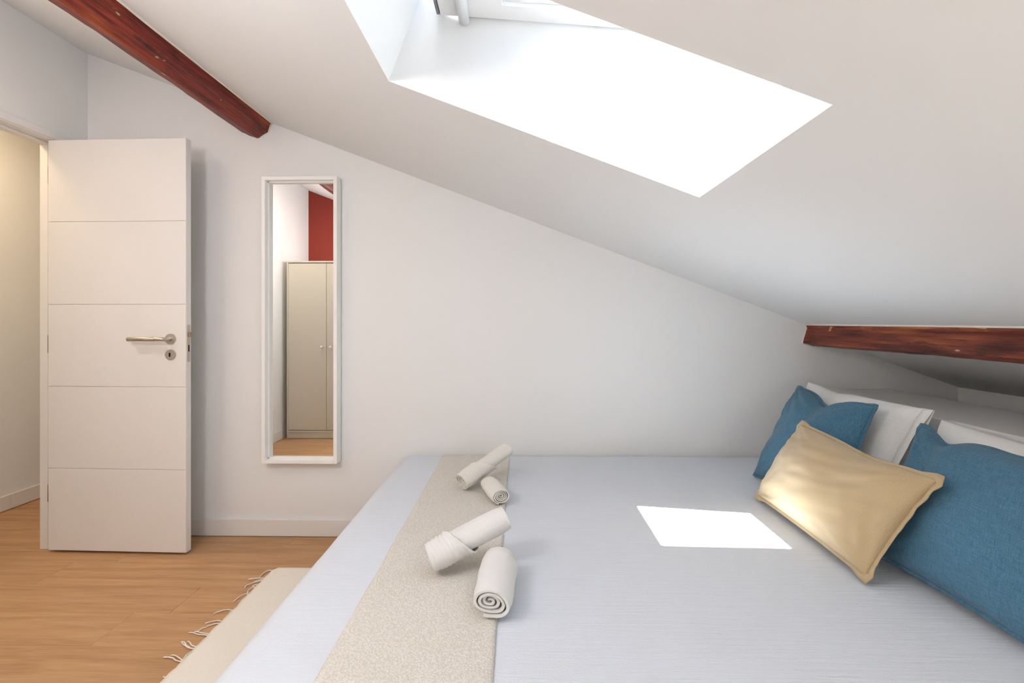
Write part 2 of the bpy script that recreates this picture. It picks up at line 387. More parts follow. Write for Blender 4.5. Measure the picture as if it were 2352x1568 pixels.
# baseboards
def board(name, lo, hi, label): return struct(box(name, lo, hi, 'trim', bevel=.002), label)
bb = board('baseboard_back', (WL+.001, WB-.013, .003), (1.53, WB-.0005, .093), 'white baseboard along the back wall')
board('baseboard_left', (WL+.0005, .395, .003), (WL+.013, DY0-.052, .093), 'white baseboard along the left wall near the wardrobe')
bh = struct(empty('baseboard_hall', (HX, 2.76, 0)), 'white baseboard of the hall in two lengths')
box('board', (HX+.0005, HY0, .003), (HX+.013, 2.7575, .093), 'trim', bh, bevel=.002); box('board', (HX+.0005, 2.7595, .003), (HX+.013, HY1, .093), 'trim', bh, bevel=.002)

# ledge behind the bed head
struct(box('ledge_head', (1.535, WF, 0), (1.945, WB, .803), 'wall', bevel=.006), 'low white boxed ledge behind the bed head')

# ------------------------------------------------------------------ beams
def beam(name, sec, ya, yb, mat, seed, grow, label):
    """sec: list of (X, Z) at the back wall, grow: outward swelling towards the viewer"""
    n = 90; vs, fs = [], []; cx = sum(p[0] for p in sec)/len(sec); czz = sum(p[1] for p in sec)/len(sec)
    # refine the section
    ring = []
    K = 5
    for i in range(len(sec)):
        p, q2 = sec[i], sec[(i+1) % len(sec)]
        for j in range(K):
            t = j/K; ring.append((p[0]+(q2[0]-p[0])*t, p[1]+(q2[1]-p[1])*t, min(t, 1-t)))
    m = len(ring)
    for i in range(n+1):
        y = ya+(yb-ya)*i/n; g = 1+grow*(yb-y)
        for k, (X, Z, e) in enumerate(ring):
            w = noise.noise(Vector((k*.55+seed, y*2.3, seed)))*.009+noise.noise(Vector((k*1.9+seed, y*9, seed*2)))*.004+noise.noise(Vector((k*3.3+seed, y*24, seed*2)))*.0015
            if e == 0: w -= .003+.004*max(0, noise.noise(Vector((k+seed, y*5, 1))))
            vs.append((cx+(X-cx)*(g+w*9), y, czz+(Z-czz)*(g+w*9)))
    for i in range(n):
        for k in range(m): fs.append((i*m+k, i*m+(k+1) % m, (i+1)*m+(k+1) % m, (i+1)*m+k))
    fs.append(tuple(range(m))); fs.append(tuple(n*m+k for k in range(m))[::-1])
    root = empty(name, (cx, (ya+yb)/2, min(p[1] for p in sec)))
    o = mesh('timber', vs, fs, mat, root, origin=(cx, yb, czz)); shade_auto(o, 30)
    tag(root, label, 'beam'); return root
wl_ = lambda px, py: (ony(WB, px, py).x, ony(WB, px, py).z)
TR, R2, B, BL = wl_(625, 279), wl_(617, 305), wl_(592, 319), wl_(556, 304)
b1 = beam('ceiling_beam', [(TR[0]+.002, TR[1]+.03), TR, R2, B, BL, (BL[0]-.012, cz(BL[0])+.03)], WF+.002, WB-.001, 'beam_l', 3.1, .012, 'thick dark red roof beam running from above the door')
TL, Lb, Bb = wl_(1852, 752), wl_(1842, 788), wl_(1868, 795)
b2 = beam('ceiling_beam', [(TL[0]-.004, TL[1]+.035), (TL[0], TL[1]), Lb, Bb, (1.66, Bb[1]+.005), (1.69, 1.12)], WF+.002, WB-.001, 'beam_r', 8.4, -.004, 'low brownish red eaves beam above the bed pillows')
# cream paint line along the ceiling joint of each beam
tube('caulk_line', [(TR[0]+.004+noise.noise(Vector((1, i*.3, 0)))*.004, WF+.01+(WB-WF-.02)*i/40, cz(TR[0]+.004)-.001) for i in range(41)], .006, 'caulk', b1, 6)
tube('caulk_line', [(TL[0]-.006+noise.noise(Vector((4, i*.3, 0)))*.003, WF+.01+(WB-WF-.02)*i/40, cz(TL[0]-.006)-.001) for i in range(41)], .005, 'caulk', b2, 6)
tube('caulk_line', [(p[0], WB-.003, p[1]) for p in (TL, Lb, Bb)], .004, 'caulk', b2, 6)
tube('caulk_line', [(p[0], WB-.003, p[1]) for p in (TR, R2, B)], .004, 'caulk', b1, 6)

# ------------------------------------------------------------------ door leaf
DA = math.radians(-1.35); dh = Vector((-2.3615, 2.238, 0))
def df(v): # local: x along the leaf from the hinge, y away from viewer, z up
    return dh+Vector((math.cos(DA), math.sin(DA), 0))*v[0]+Vector((-math.sin(DA), math.cos(DA), 0))*v[1]+Vector((0, 0, v[2]))
door = struct(empty('door_1', dh), 'white flush door with horizontal grooves standing open')
DW, DT = .711, .034
box('core', (0, .004, .013), (DW, DT, 2.064), 'lacquer', door, fr=df, bevel=.0008)
gz = [.013]+[ony(2.232, 300, p).z for p in (1077, 888, 699, 508.5)]+[2.064]
for i in range(5):
    box('panel', (0, 0, gz[i]+(.0012 if i else 0)), (DW, .0045, gz[i+1]-(.0012 if i < 4 else 0)), 'lacquer', door, fr=df, bevel=.0018)
hz = ony(2.23, 402, 778).z; hx = .635
kz = ony(2.23, 400, 814).z
nd = Vector((math.sin(DA), -math.cos(DA), 0)); xd = Vector((math.cos(DA), math.sin(DA), 0))
for sgn, y in ((1, 0), (-1, DT)):
    n_ = nd*sgn
    hd = lathe('handle', df((hx, y, hz)), n_, [(.026, 0), (.026, .007), (.0245, .009), (.013, .009), (.013, .012)], 'steel', door, 40)
    shade_auto(hd, 40)
    c0 = df((hx, y, hz))
    pts = catmull([c0+n_*.008, c0+n_*.030, c0+n_*.046-xd*.006, c0+n_*.052-xd*.022, c0+n_*.052-xd*.045], 6)
    tube('lever_neck', pts, .0092, 'steel', hd, 16)
    tube('lever', [c0+n_*.052-xd*.040, c0+n_*.052-xd*.043, c0+n_*.052-xd*.174, c0+n_*.052-xd*.177], [.0085, .0105, .0105, .0075], 'steel', hd, 16)
    kp = lathe('key_rosette', df((hx, y, kz)), n_, [(.026, 0), (.026, .007), (.0245, .009)], 'steel', door, 40); shade_auto(kp, 40)
    cc = df((hx, y, kz))+n_*.0088
    vs = []; fs = []
    for k in range(20):
        t = 2*math.pi*k/20; vs.append(cc+xd*(.0045*math.cos(t))+Vector((0, 0, .0045*math.sin(t)+(.006 if math.sin(t) >= 0 else -.006))))
    m = len(vs); vs += [v+n_*.0006 for v in vs]; fs = [tuple(range(m)), tuple(range(m, 2*m))]+[(k, (k+1) % m, (k+1) % m+m, k+m) for k in range(m)]
    mesh('keyhole', vs, fs, 'dark', kp)
# lock plate in the door edge
def stadium(name, cx_, cy_, z0, z1, hw, depth, mat, parent):
    vs = []
    for k in range(24):
        t = 2*math.pi*k/24; vs.append((cx_, cy_+hw*math.cos(t), (z1-hw if math.sin(t) >= 0 else z0+hw)+hw*math.sin(t)))
    m = len(vs); vs += [(v[0]+depth, v[1], v[2]) for v in vs]; fs = [tuple(range(m)), tuple(range(m, 2*m))]+[(k, (k+1) % m, (k+1) % m+m, k+m) for k in range(m)]
    return mesh(name, [df(v) for v in vs], fs, mat, parent)
pz1, pz0 = ony(2.24, 434, 745).z, ony(2.24, 434, 831).z
lk = stadium('lock_plate', DW-.0005, .018, pz0, pz1, .0098, .0022, 'steel', door)
box('latch', (DW+.0015, .011, pz1-.062), (DW+.0105, .025, pz1-.038), 'brass', lk, fr=df, bevel=.003)
box('bolt_slot', (DW+.0012, .0135, pz0+.052), (DW+.0022, .0205, pz0+.085), 'dark', lk, fr=df)
for z in (pz0+.010, pz1-.010): lathe('screw', df((DW+.0016, .018, z)), (1, 0, 0), [(.004, 0), (.0035, .001)], 'steel', lk, 16)
for z in (.25, 1.0, 1.85): box('hinge', (-.012, .006, z), (-.0005, .030, z+.09), 'steel', door, fr=df, bevel=.002)

# ------------------------------------------------------------------ mirror
mf = WB-.060
mx0, mx1, mz0, mz1 = -1.3625, -.962, .408, 1.922
mr_ = tag(empty('wall_mirror', ((mx0+mx1)/2, WB, mz0)), 'tall narrow mirror in a deep white box frame on the back wall', 'mirror')
lip, d = .019, .003
box('frame_side', (mx0, mf, mz0), (mx0+lip, WB-.002, mz1), 'frame', mr_, bevel=.0015)
box('frame_side', (mx1-lip, mf, mz0), (mx1, WB-.002, mz1), 'frame', mr_, bevel=.0015)
box('frame_top', (mx0+lip, mf, mz1-lip), (mx1-lip, WB-.002, mz1), 'frame', mr_, bevel=.0015)
box('frame_bottom', (mx0+lip, mf, mz0), (mx1-lip, WB-.002, mz0+lip), 'frame', mr_, bevel=.0015)
boxes('inner_lip', [((mx0+lip, mf+.030, mz0+lip), (mx0+lip+.006, mf+.040, mz1-lip)), ((mx1-lip-.006, mf+.030, mz0+lip), (mx1-lip, mf+.040, mz1-lip)), ((mx0+lip, mf+.030, mz1-lip-.006), (mx1-lip, mf+.040, mz1-lip)), ((mx0+lip, mf+.030, mz0+lip), (mx1-lip, mf+.040, mz0+lip+.006))], 'frame', mr_)
box('mirror_glass', (mx0+lip, mf+.040, mz0+lip), (mx1-lip, mf+.045, mz1-lip), 'mirror', mr_)

# ------------------------------------------------------------------ wardrobe (seen in the mirror)
wx0, wx1, wy1, wh = -2.305, -1.515, .37, 1.755
wy0 = wy1-.552
wr = tag(empty('wardrobe', ((wx0+wx1)/2, (wy0+wy1)/2, 0)), 'cream two-door wardrobe reflected in the wall mirror', 'wardrobe')
box('side_panel', (wx0, wy0, 0), (wx0+.016, wy1, wh-.016), 'cabinet', wr, bevel=.001); box('side_panel', (wx1-.016, wy0, 0), (wx1, wy1, wh-.016), 'cabinet', wr, bevel=.001)
box('top_panel', (wx0, wy0, wh-.016), (wx1, wy1, wh), 'cabinet', wr, bevel=.001)
box('bottom_panel', (wx0+.016, wy0, .062), (wx1-.016, wy1, .078), 'cabinet', wr, bevel=.001)
box('plinth', (wx0+.016, wy1-.022, .004), (wx1-.016, wy1-.006, .060), 'cabinet', wr)
box('back_panel', (wx0+.016, wy0, .078), (wx1-.016, wy0+.006, wh-.016), 'cabinet', wr)
mid = (wx0+wx1)/2
for lo, hi, kx in ((wx0+.018, mid-.002, mid-.045), (mid+.002, wx1-.018, mid+.045)):
    dd = box('door', (lo, wy1-.018, .084), (hi, wy1-.002, wh-.024), 'cabinet', wr, bevel=.001)
    kn = lathe('knob', (kx, wy1-.002, .905), (0, 1, 0), [(.007, 0), (.006, .012), (.012, .020), (.0125, .026), (.009, .030)], 'frame', dd, 24, smooth=True)

# ------------------------------------------------------------------ unseen lamps added to brighten the room and hall
def flush_fill_lamp(name, base, nrm, rad, power, col, label, group=None):
    nrm = Vector(nrm).normalized(); base = Vector(base)
    r_ = tag(empty(name, base), label, 'lamp')
    lathe('lamp_base', base+nrm*.001, nrm, [(rad*.92, 0), (rad*.92, .018)], 'pvc', r_, 48)
    n = 10; prof = [(rad, .019), (rad, .030)]+[(rad*math.cos(math.pi/2*k/n), .030+.03*math.sin(math.pi/2*k/n)) for k in range(1, n+1)]
    lathe('lamp_shade', base, nrm, prof, 'diffuser', r_, 48, smooth=True)
    ld = bpy.data.lights.new('bulb', 'AREA'); ld.shape = 'DISK'; ld.size = rad*2*.95; ld.energy = power; ld.color = col
    lo = bpy.data.objects.new('bulb', ld); C.objects.link(lo); lo.parent = r_; lo.location = nrm*.065; lo.rotation_euler = nrm.to_track_quat('-Z', 'Y').to_euler()
    return r_
def globe_fill_lamp(X, z, rad, strength, col, label):
    r_ = tag(empty('wall_fill_lamp', (X, WF, z)), label, 'lamp')
    lathe('wall_plate', (X, WF+.001, z), (0, 1, 0), [(.05, 0), (.05, .012), (.045, .015)], 'steel', r_, 32)
    tube('arm', [(X, WF+.012, z), (X, WF+.05, z)], .012, 'steel', r_, 14)
    mm = N('fill_glow_opal_glass'); mm.base((.9, .9, .88, 1)); mm.b.inputs['Emission Color'].default_value = (*col, 1); mm.b.inputs['Emission Strength'].default_value = strength
    n = 24; prof = [(rad*math.sin(math.pi*k/n), rad*(1-math.cos(math.pi*k/n))) for k in range(n+1)]
    lathe('globe', (X, WF+.045, z), (0, 1, 0), prof, mm.m, r_, 40, smooth=True)
def pendant_fill_lamp(X, Y, drop, rad, strength, col, label):
    zc = cz(X); r_ = tag(empty('pendant_fill_lamp', (X, Y, zc-drop-rad)), label, 'lamp')
    lathe('canopy', (X, Y, zc+.012), (0, 0, -1), [(.045, 0), (.045, .030), (.03, .042)], 'pvc', r_, 32)
    tube('cord', [(X, Y, zc-.025), (X, Y, zc-drop+rad-.004)], .004, 'graycap', r_, 10)
    mm = N('fill_glow_paper'); mm.base((.9, .9, .88, 1)); mm.b.inputs['Emission Color'].default_value = (*col, 1); mm.b.inputs['Emission Strength'].default_value = strength
    n = 24; prof = [(rad*math.sin(math.pi*k/n), rad*(1-math.cos(math.pi*k/n))) for k in range(n+1)]
    lathe('lamp_shade', (X, Y, zc-drop+rad), (0, 0, -1), prof, mm.m, r_, 40, smooth=True)
pendant_fill_lamp(-1.14, .36, .34, .14, PENDANT_FILL, (.98, .975, 1.0), 'unseen round white paper pendant lamp added to brighten the room')  # main fill light, added out of view
globe_fill_lamp(.62, .86, .12, GLOBE_FILL, (1, .985, .91), 'unseen opal globe lamp added behind the viewer as fill light')  # added fill from behind the viewer, never in view
flush_fill_lamp('ceiling_fill_lamp', roof((-1.95/ca, 1.0, 0)), (-sa, 0, -ca), .13, DOOR_FILL, (1, .86, .71), 'unseen round flush ceiling lamp added to brighten the doorway side')  # added out of view to lift the left wall and wardrobe
flush_fill_lamp('hall_fill_lamp', (-2.80, 2.12, 2.50), (0, 0, -1), .15, HALL_FILL, (1, .74, .45), 'unseen round warm ceiling lamp added to light the hall')  # unseen source added for the warm light in the hall

# ------------------------------------------------------------------ bed
BX0, BX1, BY0, BY1, BT = -.651, 1.528, .820, 2.420, .450
bed = tag(empty('bed', ((BX0+BX1)/2, (BY0+BY1)/2, 0)), 'double bed with its head under the eaves and its side to the wall', 'bed')
box('bed_base', (BX0+.05, BY0+.05, .12), (BX1-.005, BY1-.02, .25), 'whitecotton', bed, bevel=.01)
box('mattress', (BX0+.04, BY0+.04, .251), (BX1-.003, BY1-.014, BT-.012), 'whitecotton', bed, bevel=.05, seg=4)
for X in (BX0+.12, BX1-.12):
    for Y in (BY0+.12, BY1-.12): lathe('leg', (X, Y, 0), (0, 0, 1), [(.02, .016 if (X < 0 and Y < 2.1) else 0), (.025, .12)], 'graycap', bed, 16)

RX, RY = .10, .035
def und(X, Y):
    return .0022*noise.noise(Vector((X*2.2, Y*2.6, 3)))+.0012*noise.noise(Vector((X*6, Y*14, 7)))
def edge_drop(d, r):      # d: distance in from the outer edge
    if d >= r: return 0
    d = max(d, 0); return r-math.sqrt(max(r*r-(r-d)**2, 0))
def bed_z(X, Y): return BT-edge_drop(X-BX0, RX)-edge_drop(BY1-Y, RY)-edge_drop(Y-BY0, .06)+und(X, Y)
# bedspread: grid over arc coordinates
def prof(lo, hi, r0, r1, n, hang0, hang1):
    """list of (coordinate, extra drop)"""
    out = []
    if hang0:
        for i in range(8): out.append((lo-.010*(1-i/8)**1.5, hang0*(1-i/8)))
    for i in range(9): t = math.pi/2*i/9; out.append((lo+r0*(1-math.cos(t)), 0))
    for i in range(n+1): out.append((lo+r0+(hi-r1-lo-r0)*i/n, 0))
    for i in range(1, 10): t = math.pi/2*i/9; out.append((hi-r1+r1*math.sin(t), 0))
    if hang1:
        for i in range(1, 6): out.append((hi, hang1*i/5))
    return out
px_ = prof(BX0, BX1-.005, RX, .01, 110, .25, 0); py_ = prof(BY0, BY1, .06, RY, 90, .28, .16)
vs, fs, uv = [], [], []
for X, dx in px_:
    for Y, dy in py_:
        z = bed_z(min(max(X, BX0), BX1), min(max(Y, BY0), BY1))-dx-dy
        w = .004*noise.noise(Vector((Y*7, 0, 5)))*min(1, dx*8) if dx else 0
        vs.append((X+w, Y, max(z, .095+.001*dx))); uv.append((X, Y))
m = len(py_)
for i in range(len(px_)-1):
    for j in range(m-1): fs.append((i*m+j, (i+1)*m+j, (i+1)*m+j+1, i*m+j+1))
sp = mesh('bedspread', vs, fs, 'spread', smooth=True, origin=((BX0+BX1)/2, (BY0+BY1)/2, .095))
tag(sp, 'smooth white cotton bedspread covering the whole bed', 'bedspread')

# cream boucle runner over the foot of the bed
rx0, rx1 = -.402, -.053
ys = [BY0-.006]*9+[BY0+.06*(1-math.cos(math.pi/2*i/8)) for i in range(9)]+[BY0+.06+(BY1-RY-BY0-.06)*i/170 for i in range(1, 171)]+[BY1-RY+RY*math.sin(math.pi/2*i/6) for i in range(1, 7)]+[BY1+.002]*4
hg = [.20*(1-i/9) for i in range(9)]+[0]*(9+170+6)+[.03*i for i in range(1, 5)]
vs, fs = [], []; nx = 46
for side in (0, 1):
    for k, (Y, h) in enumerate(zip(ys, hg)):
        for i in range(nx+1):
            X = rx0+(rx1-rx0)*i/nx; e = min(i, nx-i)
            X += .0022*noise.noise(Vector((0 if i < nx/2 else 9, Y*9, 2))) if e < 2 else 0
            th = (.0065 if e > 0 else .003)+(.0013*noise.noise(Vector((X*160, Y*160, 1))) if e > 0 else 0)
            z = bed_z(X, min(max(Y, BY0), BY1))+(th if side == 0 else .0012)-h
            vs.append((X, Y-(.004 if (side == 0 and Y < BY0) else 0), z))
m = nx+1; n1 = len(ys)*m
for s in (0, 1):
    for k in range(len(ys)-1):
        for i in range(nx): fs.append((s*n1+k*m+i, s*n1+(k+1)*m+i, s*n1+(k+1)*m+i+1, s*n1+k*m+i+1))
for k in range(len(ys)-1):
    for i in (0, nx): fs.append((k*m+i, (k+1)*m+i, n1+(k+1)*m+i, n1+k*m+i))
tag(mesh('bed_runner', vs, fs, 'boucle', smooth=True), 'cream nubby bed runner laid across the foot of the bed', 'bed runner')

# ------------------------------------------------------------------ pillows
def pillow(name, TL, TR, BR, BL, tf, tb, mat, label, seed=0, pinch=.07, dip=None, flange=0, fmat=None, wr=.006, n=44, p=2.3, group=None, hem=None, ears=0, cat='pillow', side_dip=None):
    TL, TR, BR, BL = map(Vector, (TL, TR, BR, BL))
    nrm = ((TR+BR-TL-BL).cross(TL+TR-BL-BR)).normalized()
    if nrm.x > 0: nrm = -nrm
    upv = (TL+TR-BL-BR).normalized(); wv_ = (TR+BR-TL-BL).normalized()
    su = ((TR-TL).length+(BR-BL).length)/2; sv = ((TL-BL).length+(TR-BR).length)/2
    def P(u, v):
        uu = .5+(u-.5)*(1-pinch*4*v*(1-v)); vv = .5+(v-.5)*(1-pinch*4*u*(1-u))
        q_ = (BL*(1-uu)+BR*uu)*(1-vv)+(TL*(1-uu)+TR*uu)*vv
        if dip: q_ = q_-upv*(dip[1]*math.exp(-((u-dip[0])/dip[2])**2)*v**2.2)
        return q_
    def hgt(u, v):
        a_ = max(0, 1-abs(2*u-1)**p); b_ = max(0, 1-abs(2*v-1)**p)
        return (a_*b_)**.5
    def wrk(u, v):
        s_ = 0
        for (cu, cv) in ((0, 0), (1, 0), (0, 1), (1, 1)):
            du, dv = (u-cu)*su, (v-cv)*sv; r_ = math.hypot(du, dv); th = math.atan2(dv, du)
            s_ += noise.noise(Vector((th*5.5+seed*3+cu*7+cv*13, r_*3, seed)))*math.exp(-(r_/.17)**2)*min(1, r_/.05)
        s_ += .45*noise.noise(Vector((u*2.6+seed, v*3.4, seed*1.7)))+.22*noise.noise(Vector((u*4+v*3+seed, v*11-u*5, seed)))
        return s_
    grid = [[None]*(n+1) for _ in range(2)]; vs, fs, uv = [], [], []
    idx = {}
    def warp(t): return .5-.5*math.cos(math.pi*t)*(.55)-.0 if False else t
    for s in (0, 1):
        for i in range(n+1):
            for j in range(n+1):
                u, v = i/n, j/n
                u = .5+.5*math.sin((u-.5)*math.pi)*.6+(u-.5)*.4; v = .5+.5*math.sin((v-.5)*math.pi)*.6+(v-.5)*.4
                edge = i in (0, n) or j in (0, n)
                if s == 1 and edge: idx[s, i, j] = idx[0, i, j]; continue
                h = hgt(u, v); q_ = P(u, v)
                t_ = tf if s == 0 else -tb
                q_ = q_+nrm*(t_*h+(wr*wrk(u, v)*min(1, h*2.2) if s == 0 else 0))
                if dip and s == 0: q_ = q_-nrm*(tf*.35*math.exp(-((u-dip[0])/(dip[2]*.7))**2)*v**3*h)
                q_ = q_-upv*(.012*h*(1-v))
                idx[s, i, j] = len(vs); vs.append(q_); uv.append((u*su, v*sv))
    for s in (0, 1):
        for i in range(n):
            for j in range(n):
                f = (idx[s, i, j], idx[s, i+1, j], idx[s, i+1, j+1], idx[s, i, j+1]); fs.append(f if s == 0 else f[::-1])
    lowz = min(v.z for v in vs)
    root = empty(name, (BL+BR)/2+Vector((0, 0, lowz-(BL.z+BR.z)/2)))
    tag(root, label, cat, group)
    o = mesh('cover', vs, fs, mat, root, smooth=True, uvs=uv)
    if flange:
        peri = [(i/60, 0) for i in range(60)]+[(1, i/60) for i in range(60)]+[(1-i/60, 1) for i in range(60)]+[(0, 1-i/60) for i in range(60)]
        cen = P(.5, .5); v2, f2 = [], []; m_ = len(peri)
        pp = [P(*e) for e in peri]
        for k, (u, v) in enumerate(peri):
            tng = (pp[(k+1) % m_]-pp[k-1]).normalized(); out = tng.cross(nrm).normalized()
            if out.dot(pp[k]-cen) < 0: out = -out
            cor = max(0, 1-min(math.hypot(u-a, v-b) for a in (0, 1) for b in (0, 1))/.09)
            wob = noise.noise(Vector((k*.16, seed, 0)))*.0045
            e = pp[k]+out*(flange*(1+ears*cor))+nrm*wob; b_ = pp[k]-out*.004
            v2 += [b_+nrm*.0018, e+nrm*.0014, e-nrm*.0014, b_-nrm*.0018]
        for k in range(m_):
            a_, b_ = k*4, ((k+1) % m_)*4
            for q2 in range(4): f2.append((a_+q2, a_+(q2+1) % 4, b_+(q2+1) % 4, b_+q2))
        mesh('seam_edge', v2, f2, fmat or mat, root, smooth=True, uvs=[(v.y, v.z) for v in v2])
    if hem:      # open end of a pillowcase beyond the right-hand side
        v2, f2 = [], []; m_ = 24
        for s in (1, -1):
            for k in range(m_+1):
                v = k/m_; q_ = P(1, v); bul = .016*math.sin(math.pi*v)
                for e in (-.01, .35*hem, hem): v2.append(q_+wv_*e+nrm*(s*(bul*(.5+e/hem*.5)+.002))+nrm*.004*noise.noise(Vector((v*6, e*20, seed))))
        for s in (0, 1):
            for k in range(m_):
                for e in (0, 1): a_ = s*(m_+1)*3+k*3+e; f2.append((a_, a_+1, a_+4, a_+3))
        h_ = mesh('pillowcase_hem', v2, f2, mat, root, smooth=True, uvs=[(v.y, v.z) for v in v2])
        md = h_.modifiers.new('thick', 'SOLIDIFY'); md.thickness = .002
    return root
ZB = BT+.012
# white pillows against the ledge
wTX, wBX = 1.44, 1.25
pillow('bed_pillow', onx(wTX, 1856, 876), onx(wTX, 2126, 938), (wBX, 1.625, ZB+.02), (wBX, 2.13, ZB+.02), .075, .05, 'whitecotton', 'white sleeping pillow behind the blue cushion nearest the wall', 2.0, .05, wr=.006, hem=.035, p=2.6, dip=(.34, .012, .12))
pillow('bed_pillow', onx(wTX, 2161, 962), (wTX, .87, .80), (wBX, .86, ZB+.02), (wBX, 1.50, ZB+.02), .075, .05, 'whitecotton', 'white sleeping pillow behind the large blue cushion at the right edge', 5.0, .05, wr=.006, p=2.6)
# blue linen cushions
bTX = 1.31
pillow('cushion', onx(bTX, 1834, 890), onx(bTX, 2010, 934), (1.10, 1.60, ZB+.02), onz(ZB+.006, 1734, 1088), .085, .05, 'blue', 'blue linen cushion farthest from the viewer, beside the wall', 3.0, .05, dip=(.50, .045, .16), flange=.009, wr=.020, group='blue linen cushions', cat='cushion', ears=.5)
pillow('cushion', onx(bTX, 2117, 978), (bTX, 1.00, .80), (1.075, .86, ZB+.015), (1.045, 1.385, ZB+.015), .085, .05, 'blue', 'large blue linen cushion cut off by the right edge of the photo', 7.0, .05, dip=(.20, .035, .10), flange=.009, wr=.020, group='blue linen cushions', cat='cushion', ears=.5)
# gold cushion in front
gTX = 1.10
pillow('cushion', onx(gTX, 1840, 975), onx(gTX, 2154, 1104), onz(ZB+.012, 1990, 1322), onz(ZB+.014, 1741, 1136), .085, .035, 'gold', 'rectangular gold satin cushion in front of the blue ones', 11.0, .035, flange=.010, fmat='gold', wr=.018, cat='cushion', ears=1.1, dip=(.62, .012, .2))

# ------------------------------------------------------------------ rolled towels
def towel(name, A, B_, R, mat, label, seed, turns=4.4, squash=.86, fold=None, flip=1, group='rolled towels on the bed', lobe=0, ridge=0):
    A, B_ = Vector(A), Vector(B_); ax = (B_-A).normalized(); Ln = (B_-A).length
    side = ax.cross(Vector((0, 0, 1))).normalized(); up = side.cross(ax).normalized()
    nt = int(60*turns); nl = 72
    r0 = R*.13; pitch = (R-r0)/turns; th = pitch*.62
    start = -1.9-flip*2*math.pi*turns
    vs, fs, uv = [], [], []
    def shape(l, ang):
        c_, s_ = math.cos(ang), math.sin(ang)
        f = 1+.04*math.sin(l*3+seed)+.07*noise.noise(Vector((l*2.2, c_*.8, s_*.8+seed)))+.025*noise.noise(Vector((l*7, c_*2.2, s_*2.2+seed)))
        if lobe: f += lobe*max(0, math.cos(ang-math.radians(-38)))**5-.04*max(0, math.cos(ang-math.radians(40)))
        return f*(1-.10*max(0, abs(l-.5)-.36)/.14)
    def crinkle(l, ang, amp):
        return amp*(math.sin(ang*26+7*noise.noise(Vector((l*5, ang, seed))))*max(0, noise.noise(Vector((l*3, ang*1.2, seed+4)))+.25)+.8*noise.noise(Vector((l*26, ang*9, seed))))
    def pos(s, l, off):
        ang = flip*(2*math.pi*turns*s)+start
        r_ = r0+(R-r0)*s+off+pitch*.33*noise.noise(Vector((s*turns*2.1, seed, l*1.5)))*(1-s)
        rr = r_*shape(l, ang)+(crinkle(l, ang, ridge) if s > .75 else 0)
        end = .007*noise.noise(Vector((s*turns*1.6, seed*2, 0 if l < .5 else 5)))+(.010*(1-s) if l < .5 else -.010*(1-s))
        return A+ax*(l*Ln+end)+side*(rr*math.cos(ang)*1.06)+up*(rr*math.sin(ang)*squash)
    for s in range(nt+1):
        for k in range(nl+1):
            for off in (0, -th):
                vs.append(pos(s/nt, k/nl, off)); uv.append((k/nl*Ln*6, s/nt*turns*2*R*3*6))
    idx = lambda s, k, o: (s*(nl+1)+k)*2+o
    for s in range(nt):
        for k in range(nl):
            for o in (0, 1): fs.append((idx(s, k, o), idx(s+1, k, o), idx(s+1, k+1, o), idx(s, k+1, o)))
        for k in (0, nl): fs.append((idx(s, k, 0), idx(s+1, k, 0), idx(s+1, k, 1), idx(s, k, 1)))
    for s in (0, nt):
        for k in range(nl): fs.append((idx(s, k, 0), idx(s, k+1, 0), idx(s, k+1, 1), idx(s, k, 1)))
    root = empty(name, (A+B_)/2-Vector((0, 0, R*squash))); tag(root, label, 'towel', group)
    o = mesh('roll', vs, fs, mat, root, uvs=uv); shade_auto(o, 50)
    if fold:     # loose layer wrapped round one half, its free edge running slantwise across the roll
        l0, l1, t0, sw = fold
        vs, fs, uv = [], [], []; ns, nk = 90, 40
        for s in range(ns+1):
            q_ = s/ns; ang = t0+sw*q_; le = l0+(l1-l0)*q_+.02*noise.noise(Vector((q_*5, seed, 1)))
            fade = min(1, 5*q_, 5*(1-q_))
            for k in range(nk+1):
                l = -.02+(le+.02)*k/nk; e_ = k/nk
                lift = (.0035+.005*max(0, e_-.82)/.18)*fade
                if e_ > .96: lift -= .006*(e_-.96)/.04
                rr = R*shape(l, ang)+lift+ridge*fade*(math.sin(l*Ln*520+ang*2.0+3*noise.noise(Vector((l*6, ang, seed))))*.9+.5*noise.noise(Vector((l*30, ang*6, seed))))
                vs.append(A+ax*(l*Ln)+side*(rr*math.cos(ang)*1.06)+up*(rr*math.sin(ang)*squash)); uv.append((l*Ln*6, q_*6*R*6))
        for s in range(ns):
            for k in range(nk): a_ = s*(nk+1)+k; fs.append((a_, a_+1, a_+nk+2, a_+nk+1))
        f_ = mesh('folded_layer', vs, fs, mat, root, smooth=True, uvs=uv)
        md = f_.modifiers.new('thick', 'SOLIDIFY'); md.thickness = .004; md.offset = -1
    return root
zt = BT+.0085
def up_(p, z): return (p.x, p.y, z)
# far pair
R = .038
f1 = onz(zt, 1152, 1160)
towel('rolled_towel', up_(f1, zt+R*.84), (f1.x-.062, f1.y+.160, zt+R*.84), R, 'towel_cream', 'cream towel roll with its spiral end facing out, of the farther towel pair', 1.3, 4.6, squash=.82)
towel('rolled_towel', (-.240, 1.880, zt+.036), (-.055, 2.065, zt+.120), .039, 'towel_cream', 'cream towel roll leaning on another, of the farther towel pair', 2.7, 4.0, fold=(.22, .72, 2.9, -4.6), ridge=.0008)
